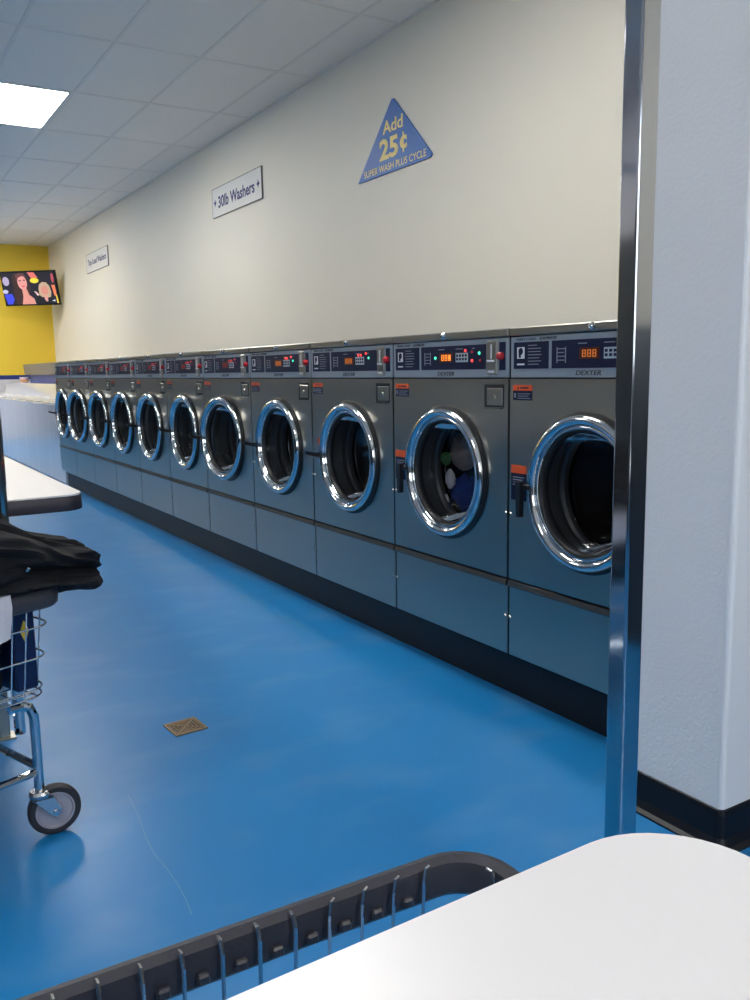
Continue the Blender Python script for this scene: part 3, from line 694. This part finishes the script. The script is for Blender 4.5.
# ------------------------------------------------------------------ laundry carts
CLIP = MB().box(-.006, .006, -.0035, .0035, -.005, .005, .002).mesh('rim_clip', RIMM)
def cart(label, loc, rz, pole, L=.74, Wd=.50, caster_dirs=(0, 0, 0, 0), group='wire laundry carts'):
    """origin on the floor under the near right rim corner; basket runs to -x and +y"""
    t = thing('laundry_cart', label, 'cart', loc, rz, group)
    zr0, zr1 = .571, .616
    loop = rrect(-L, 0, 0, Wd, .065, 7)
    rim = MB(); rim.sweep(loop, [(-.025, zr1 - .014), (-.022, zr1 - .005), (-.014, zr1), (-.006, zr1 - .002), (.000, zr1 - .010), (.002, zr1 - .022), (.0, zr0 + .006), (-.006, zr0), (-.010, zr0 + .003), (-.021, zr0 + .005), (-.025, zr0 + .010)])
    build(rim, 'rim', RIMM, t, True)
    wr = MB(); zb = .355
    def ring(z, r=.0024):
        k = (zr1 - .02 - z) / (zr1 - .02 - zb); ins = .020 + .022 * k
        wr.tube([(p[0], p[1], z) for p in rrect(-L + ins, -ins, ins, Wd - ins, .05, 5)], r, 6, True); return ins
    for z in (.525, .45, .373, zb): ring(z)
    sp = .0345; nL, nW = int((L - .13) / sp), 11
    it, ib = .0300, .042
    def upright(a, b_):
        d = (Vector((a[0] - b_[0], a[1] - b_[1])) if abs(a[0] - b_[0]) > abs(a[1] - b_[1]) else Vector((0, a[1] - b_[1]))).normalized() * .012
        wr.tube([(a[0] + d.x, a[1] + d.y, zr1 - .001), (a[0] + d.x * .35, a[1] + d.y * .35, zr1 + .0005), (a[0], a[1], zr1 - .010), (b_[0], b_[1], zb)], .0019, 5)
    for i in range(nL):
        f = (i + .5) / nL
        for s in (0, 1):
            yt = it if s == 0 else Wd - it; yb = ib if s == 0 else Wd - ib
            upright((-.087 - sp * i, yt), (-.087 - sp * i + .02 * (f - .5) * 2 * 1, yb))
    for i in range(nW):
        f = (i + .5) / nW
        for s in (0, 1):
            xt = -it if s == 0 else -L + it; xb = -ib if s == 0 else -L + ib
            upright((xt, .05 + (Wd - .10) * f), (xb, .08 + (Wd - .16) * f))
    for i in range(13):
        x = -L + .07 + (L - .14) * i / 12; wr.tube([(x, .05, zb), (x, Wd - .05, zb)], .0018, 5)
    for i in range(6):
        y = .08 + (Wd - .16) * i / 5; wr.tube([(-L + .05, y, zb - .003), (-.05, y, zb - .003)], .0022, 5)
    build(wr, 'wire_basket', WIRE, t)
    for i in range(nL - 1):
        for yy in (.0275, Wd - .0275):
            put('rim_clip', CLIP, t, (-.087 - sp * (i + .5), yy, zr0 + .017))
    corners = [(-.076, .06), (-L + .076, .06), (-L + .076, Wd - .06), (-.076, Wd - .06)]
    zf = .19
    for i, (x, y) in enumerate(corners):
        sx = -1 if x > -L / 2 else 1
        pts = [(x + sx * .06, y, zb - .016), (x + sx * .03, y, zb - .018), (x + sx * .010, y, zb - .026), (x, y, zb - .05), (x, y, .26), (x, y, .118)]
        build(MB().tube(pts, .0115, 10), 'leg', CHROME, t, True)
        for s in (0, 1):
            if s == 0: pass
        a = caster_dirs[i]
        c = Vector((math.cos(a), math.sin(a), 0)); p = Vector((-math.sin(a), math.cos(a), 0))
        base = Vector((x, y, 0)); ax_ = base + c * .030 + Vector((0, 0, .062))
        fk = MB()
        fk.lathe([(0, .118), (.022, .118), (.026, .112), (.026, .104), (.020, .100), (0, .100)], (x, y, 0), 'z', 16)
        for s in (-1, 1):
            o = p * (s * .019); w_ = p * (s * .0025)
            q = [base + c * (-.020) + Vector((0, 0, .104)), base + c * .026 + Vector((0, 0, .104)), ax_ + c * .014 + Vector((0, 0, .004)), ax_ + c * .004 + Vector((0, 0, -.014)), ax_ + c * (-.012) + Vector((0, 0, -.004))]
            vs = [v + o for v in q] + [v + o + w_ for v in q]; n = 5
            fk.add(vs, [tuple(range(n)), tuple(range(n, 2 * n))[::-1]] + [(j, (j + 1) % n, n + (j + 1) % n, n + j) for j in range(n)])
        q = [base + c * (-.020) - p * .0215, base + c * .026 - p * .0215, base + c * .026 + p * .0215, base + c * (-.020) + p * .0215]
        fk.add([v + Vector((0, 0, .100)) for v in q] + [v + Vector((0, 0, .105)) for v in q], [(0, 1, 2, 3), (7, 6, 5, 4), (0, 4, 5, 1), (1, 5, 6, 2), (2, 6, 7, 3), (3, 7, 4, 0)])
        fko = build(fk, 'caster_fork', WIRE, t)
        # wheel turned about its axle p
        def wheel(name, prof, m):
            mb = MB().lathe(prof, (0, 0, 0), 'y', 32, True); o = build(mb, name, m, fko, True, tuple(ax_), (0, 0, a)); return o
        wheel('tire', [(.046, -.013), (.057, -.013), (.0615, -.008), (.0625, 0), (.0615, .008), (.057, .013), (.046, .013)], TIRE)
        wheel('hub', [(.006, -.012), (.014, -.012), (.016, -.007), (.040, -.007), (.042, -.0125), (.0462, -.0125), (.0462, .0125), (.042, .0125), (.040, .007), (.016, .007), (.014, .012), (.006, .012)], HUB)
        wheel('axle_bolt', [(.0005, -.027), (.006, -.026), (.008, -.021), (.008, .021), (.006, .026), (.0005, .027)], CHROME)
    fr = MB()
    for i in range(4):
        a_, b_ = corners[i], corners[(i + 1) % 4]
        build(MB().tube([(a_[0], a_[1], .165 + .012 * (i % 2)), (b_[0], b_[1], .165 + .012 * (i % 2))], .0095, 8), 'frame_bar', CHROME, t, True)
    if pole:
        build(MB().tube([(-.012, Wd / 2, .19), (-.012, Wd / 2, 1.70), (-.022, Wd / 2, 1.745), (-.04, Wd / 2, 1.76), (-L + .04, Wd / 2, 1.76), (-L + .022, Wd / 2, 1.745), (-L + .018, Wd / 2, 1.70), (-L + .018, Wd / 2, .19)], .014, 10), 'hanging_rack', CHROME, t, True)
    return t
CA = math.radians(20)
cartA = cart('wire laundry cart heaped with black clothes, with tall hanging rack', (.413, 2.062, 0), CA, True, caster_dirs=(math.radians(-20), math.radians(150), math.radians(40), math.radians(200)))
cartB = cart('empty wire laundry cart with charcoal rim pushed under the white tabletop', (.518, .163, 0), math.radians(-1.5), False, L=.82, Wd=.512, caster_dirs=(math.radians(160), math.radians(100), math.radians(40), math.radians(200)))
CU = Vector((math.cos(CA), math.sin(CA), 0)); CV = Vector((-math.sin(CA), math.cos(CA), 0)); C0 = Vector((.413, 2.062, 0))
def cl(u, v, z): return C0 + CU * u + CV * v + Vector((0, 0, z))

# black garment heaped over the rim, spilling past the corner
def garment():
    ns, nt = 120, 128; vs = []; fs = []
    # u, v, centre z, half width, half height
    spine = [(-.64, .25, .66, .17, .05), (-.52, .24, .69, .235, .12), (-.38, .23, .70, .24, .135), (-.24, .215, .695, .225, .125), (-.12, .185, .675, .20, .105),
             (-.02, .16, .650, .175, .080), (.04, .135, .640, .155, .072), (.08, .12, .634, .14, .066), (.105, .115, .628, .115, .054), (.116, .112, .622, .07, .032), (.119, .110, .620, .02, .01)]
    def at(s):
        x = s * (len(spine) - 1); i = min(int(x), len(spine) - 2); f = x - i
        return [a + (b_ - a) * f for a, b_ in zip(spine[i], spine[i + 1])]
    def ridge(p): return 1 - abs(noise.noise(p)) * 2.2
    for i in range(ns + 1):
        s = i / ns; u, v, z, rw, rh = at(s)
        for j in range(nt):
            a = 2 * math.pi * j / nt
            ca, sa = math.cos(a), math.sin(a)
            w_ = noise.noise(Vector((u * 3, sa * 1.5, ca * 1.5))) * .8
            # long soft folds run down towards the spilling corner
            ph = ca * 9.0 + u * 7.0 + w_ * 5.0
            f1 = .5 + .5 * math.sin(ph); f1 = f1 ** 1.6
            f2 = .5 + .5 * math.sin(ca * 17 - u * 16 + w_ * 9 + sa * 3)
            f3 = ridge(Vector((u * 4.5 + w_, ca * 4.5 + w_ + u * 2, sa * 3.2))); f4 = ridge(Vector((u * 11 + w_, ca * 8 + 5, sa * 6)))
            k = 1 + .15 * (f3 - .45) + .06 * (f4 - .5) + .20 * (f1 - .4) * (.6 + .6 * noise.noise(Vector((u * 5, ca * 2, 7)))) + .09 * (f2 - .5) + .24 * noise.noise(Vector((u * 5, ca * 1.6, sa * 1.6 + 9)))
            uu = u + .016 * min(1, (1 - s) * 9) * noise.noise(Vector((ca * 2.5, sa * 2.5, u * 5)))
            zz = z + sa * rh * k
            vv = v + ca * rw * k
            lo = .618 if uu < .006 else .580 + .016 * noise.noise(Vector((uu * 18, vv * 18, 3)))
            zz = max(zz, lo)
            vs.append(cl(uu, vv, zz))
    for it in range(1):
        nw = []
        for i in range(ns + 1):
            for j in range(nt):
                q = vs[i * nt + j]
                if 0 < i < ns: q = (q * 2 + vs[(i - 1) * nt + j] + vs[(i + 1) * nt + j] + vs[i * nt + j - 1 if j else i * nt + nt - 1] + vs[i * nt + (j + 1) % nt]) / 6
                nw.append(q)
        vs = nw
    vs = [tuple(q) for q in vs]
    for i in range(ns):
        for j in range(nt):
            l = (j + 1) % nt; fs.append((i * nt + j, i * nt + l, (i + 1) * nt + l, (i + 1) * nt + j))
    fs.append(tuple(range(nt))[::-1]); fs.append(tuple(range(ns * nt, (ns + 1) * nt)))
    mb = MB(); mb.add(vs, fs)
    g = build(mb, 'black_jacket', CLOTHB, None, True)
    tag(g, 'crumpled black jacket heaped over the rim of the laundry cart', 'clothing')
    return g
jacket = garment()
for n, (u, v, z) in enumerate(((-.10, -.005, .672), (-.15, .0, .668))):
    p = cl(u, v, z)
    build(MB().box(-.004, .004, -.003, .003, -.006, .006, .0015), 'zipper_pull', CHROME, jacket, loc=tuple(p), rot=(.4, .5, .3))
# dark clothes filling the basket
def fill():
    mb = MB(); vs = []; n = 28; m_ = 10; fs = []
    for i in range(m_ + 1):
        f = i / m_; z = .362 + (.600 - .362) * f
        ins = .058 - .026 * f + (.06 if i in (0, m_) else 0)
        lp = rrect(-.74 + ins, -.115, ins, .5 - ins, .06, 6)
        for x, y, nx, ny in lp:
            d = .010 * noise.noise(Vector((x * 9, y * 9, z * 14))) - .010
            vs.append(tuple(cl(x + nx * d, y + ny * d, z)))
    n = len(lp)
    for i in range(m_):
        for j in range(n): l = (j + 1) % n; fs.append((i * n + j, i * n + l, (i + 1) * n + l, (i + 1) * n + j))
    fs.append(tuple(range(n))[::-1]); fs.append(tuple(range(m_ * n, m_ * n + n)))
    mb.add(vs, fs); o = build(mb, 'dark_laundry', CLOTHB, None, True)
    tag(o, 'bundle of dark clothes packed inside the wire basket under the jacket', 'clothing')
fill()
bx = thing('detergent_carton', 'navy blue carton with yellow diamond mark at the end of the wire basket', 'box', tuple(cl(-.070, .25, .361)), CA)
build(MB().box(-.028, .028, -.165, .165, 0, .232, .004), 'carton', BOXBL, bx)
build(MB().prism([(.0, .118), (.011, .145), (.0, .172), (-.011, .145)], -.1665, -.165, 'y'), 'diamond_mark', YELP, bx)
# white cloth hanging over the near rim
def hang(name, m, u0, u1, zt, zb_, label, seed, out=.012):
    mb = MB(); nu, nz = 14, 22; vs = []; fs = []
    prof = [(.10, zt - .005), (.06, zt + .004), (.02, zt + .012), (-.006, zt + .008), (-out, zt - .012)]
    prof += [(-out - .003, zt - .012 - (zt - .012 - zb_) * k / 12) for k in range(1, 13)]
    for th in (0, 1):
        for i, (v, z) in enumerate(prof):
            for j in range(nu + 1):
                f = j / nu; hemz = z + (.012 * math.sin(f * 5 + seed) * (i / len(prof)) ** 2 if i > 4 else 0)
                fo = .007 * math.sin(f * 11 + seed + z * 6) + .005 * noise.noise(Vector((f * 4, z * 12, seed)))
                uu = u0 + (u1 - u0) * f + .012 * (i / len(prof)) * math.sin(z * 30 + seed)
                vs.append(tuple(cl(uu, v - abs(fo) - th * .004, hemz)))
    n = len(prof); w = nu + 1; o = n * w
    for th in (0, 1):
        for i in range(n - 1):
            for j in range(nu): fs.append((th * o + i * w + j, th * o + i * w + j + 1, th * o + (i + 1) * w + j + 1, th * o + (i + 1) * w + j))
    for i in range(n - 1):
        for j in (0, nu): fs.append((i * w + j, (i + 1) * w + j, o + (i + 1) * w + j, o + i * w + j))
    for j in range(nu):
        for i in (0, n - 1): fs.append((i * w + j, i * w + j + 1, o + i * w + j + 1, o + i * w + j))
    mb.add(vs, fs); tag(build(mb, name, m, None, True), label, 'clothing')
hang('white_shirt', CLOTHW, -.34, -.150, .617, .535, 'white shirt hanging over the rim of the laundry cart', 1.0)

# ------------------------------------------------------------------ floor drain
dr = thing('floor_drain', 'small square bronze drain grate set in the blue floor', 'drain', (.829, 2.526, 0), math.radians(4))
fr = MB(); s = .053
for a in range(4):
    c, q = math.cos(a * math.pi / 2), math.sin(a * math.pi / 2)
    P = [(s, -s), (s, s), (s - .008, s - .008), (s - .008, -s + .008)]
    fr.prism([(x * c - y * q, x * q + y * c) for x, y in P], 0, .004)
build(fr, 'frame', BRASS, dr)
build(MB().box(-s + .002, s - .002, -s + .002, s - .002, 0, .0012), 'recess', DARKB, dr)
dg = MB()
for a in (1, 3):
    c, q = math.cos(a * math.pi / 4), math.sin(a * math.pi / 4)
    dg.prism([(x * c - y * q, x * q + y * c) for x, y in ((-.066, -.003), (.066, -.003), (.066, .003), (-.066, .003))], .0012, .0042)
build(dg, 'diagonal_bars', BRASS, dr)
sl = MB()
for a in range(4):
    c, q = math.cos(a * math.pi / 2), math.sin(a * math.pi / 2)
    for k in range(4):
        x = .010 + k * .0095; h = x - .004
        sl.prism([(X * c - Y * q, X * q + Y * c) for X, Y in ((x, -h), (x + .0045, -h), (x + .0045, h), (x, h))], .0012, .0038)
so = build(sl, 'grate_slats', BRASS, dr); so['kind'] = 'stuff'
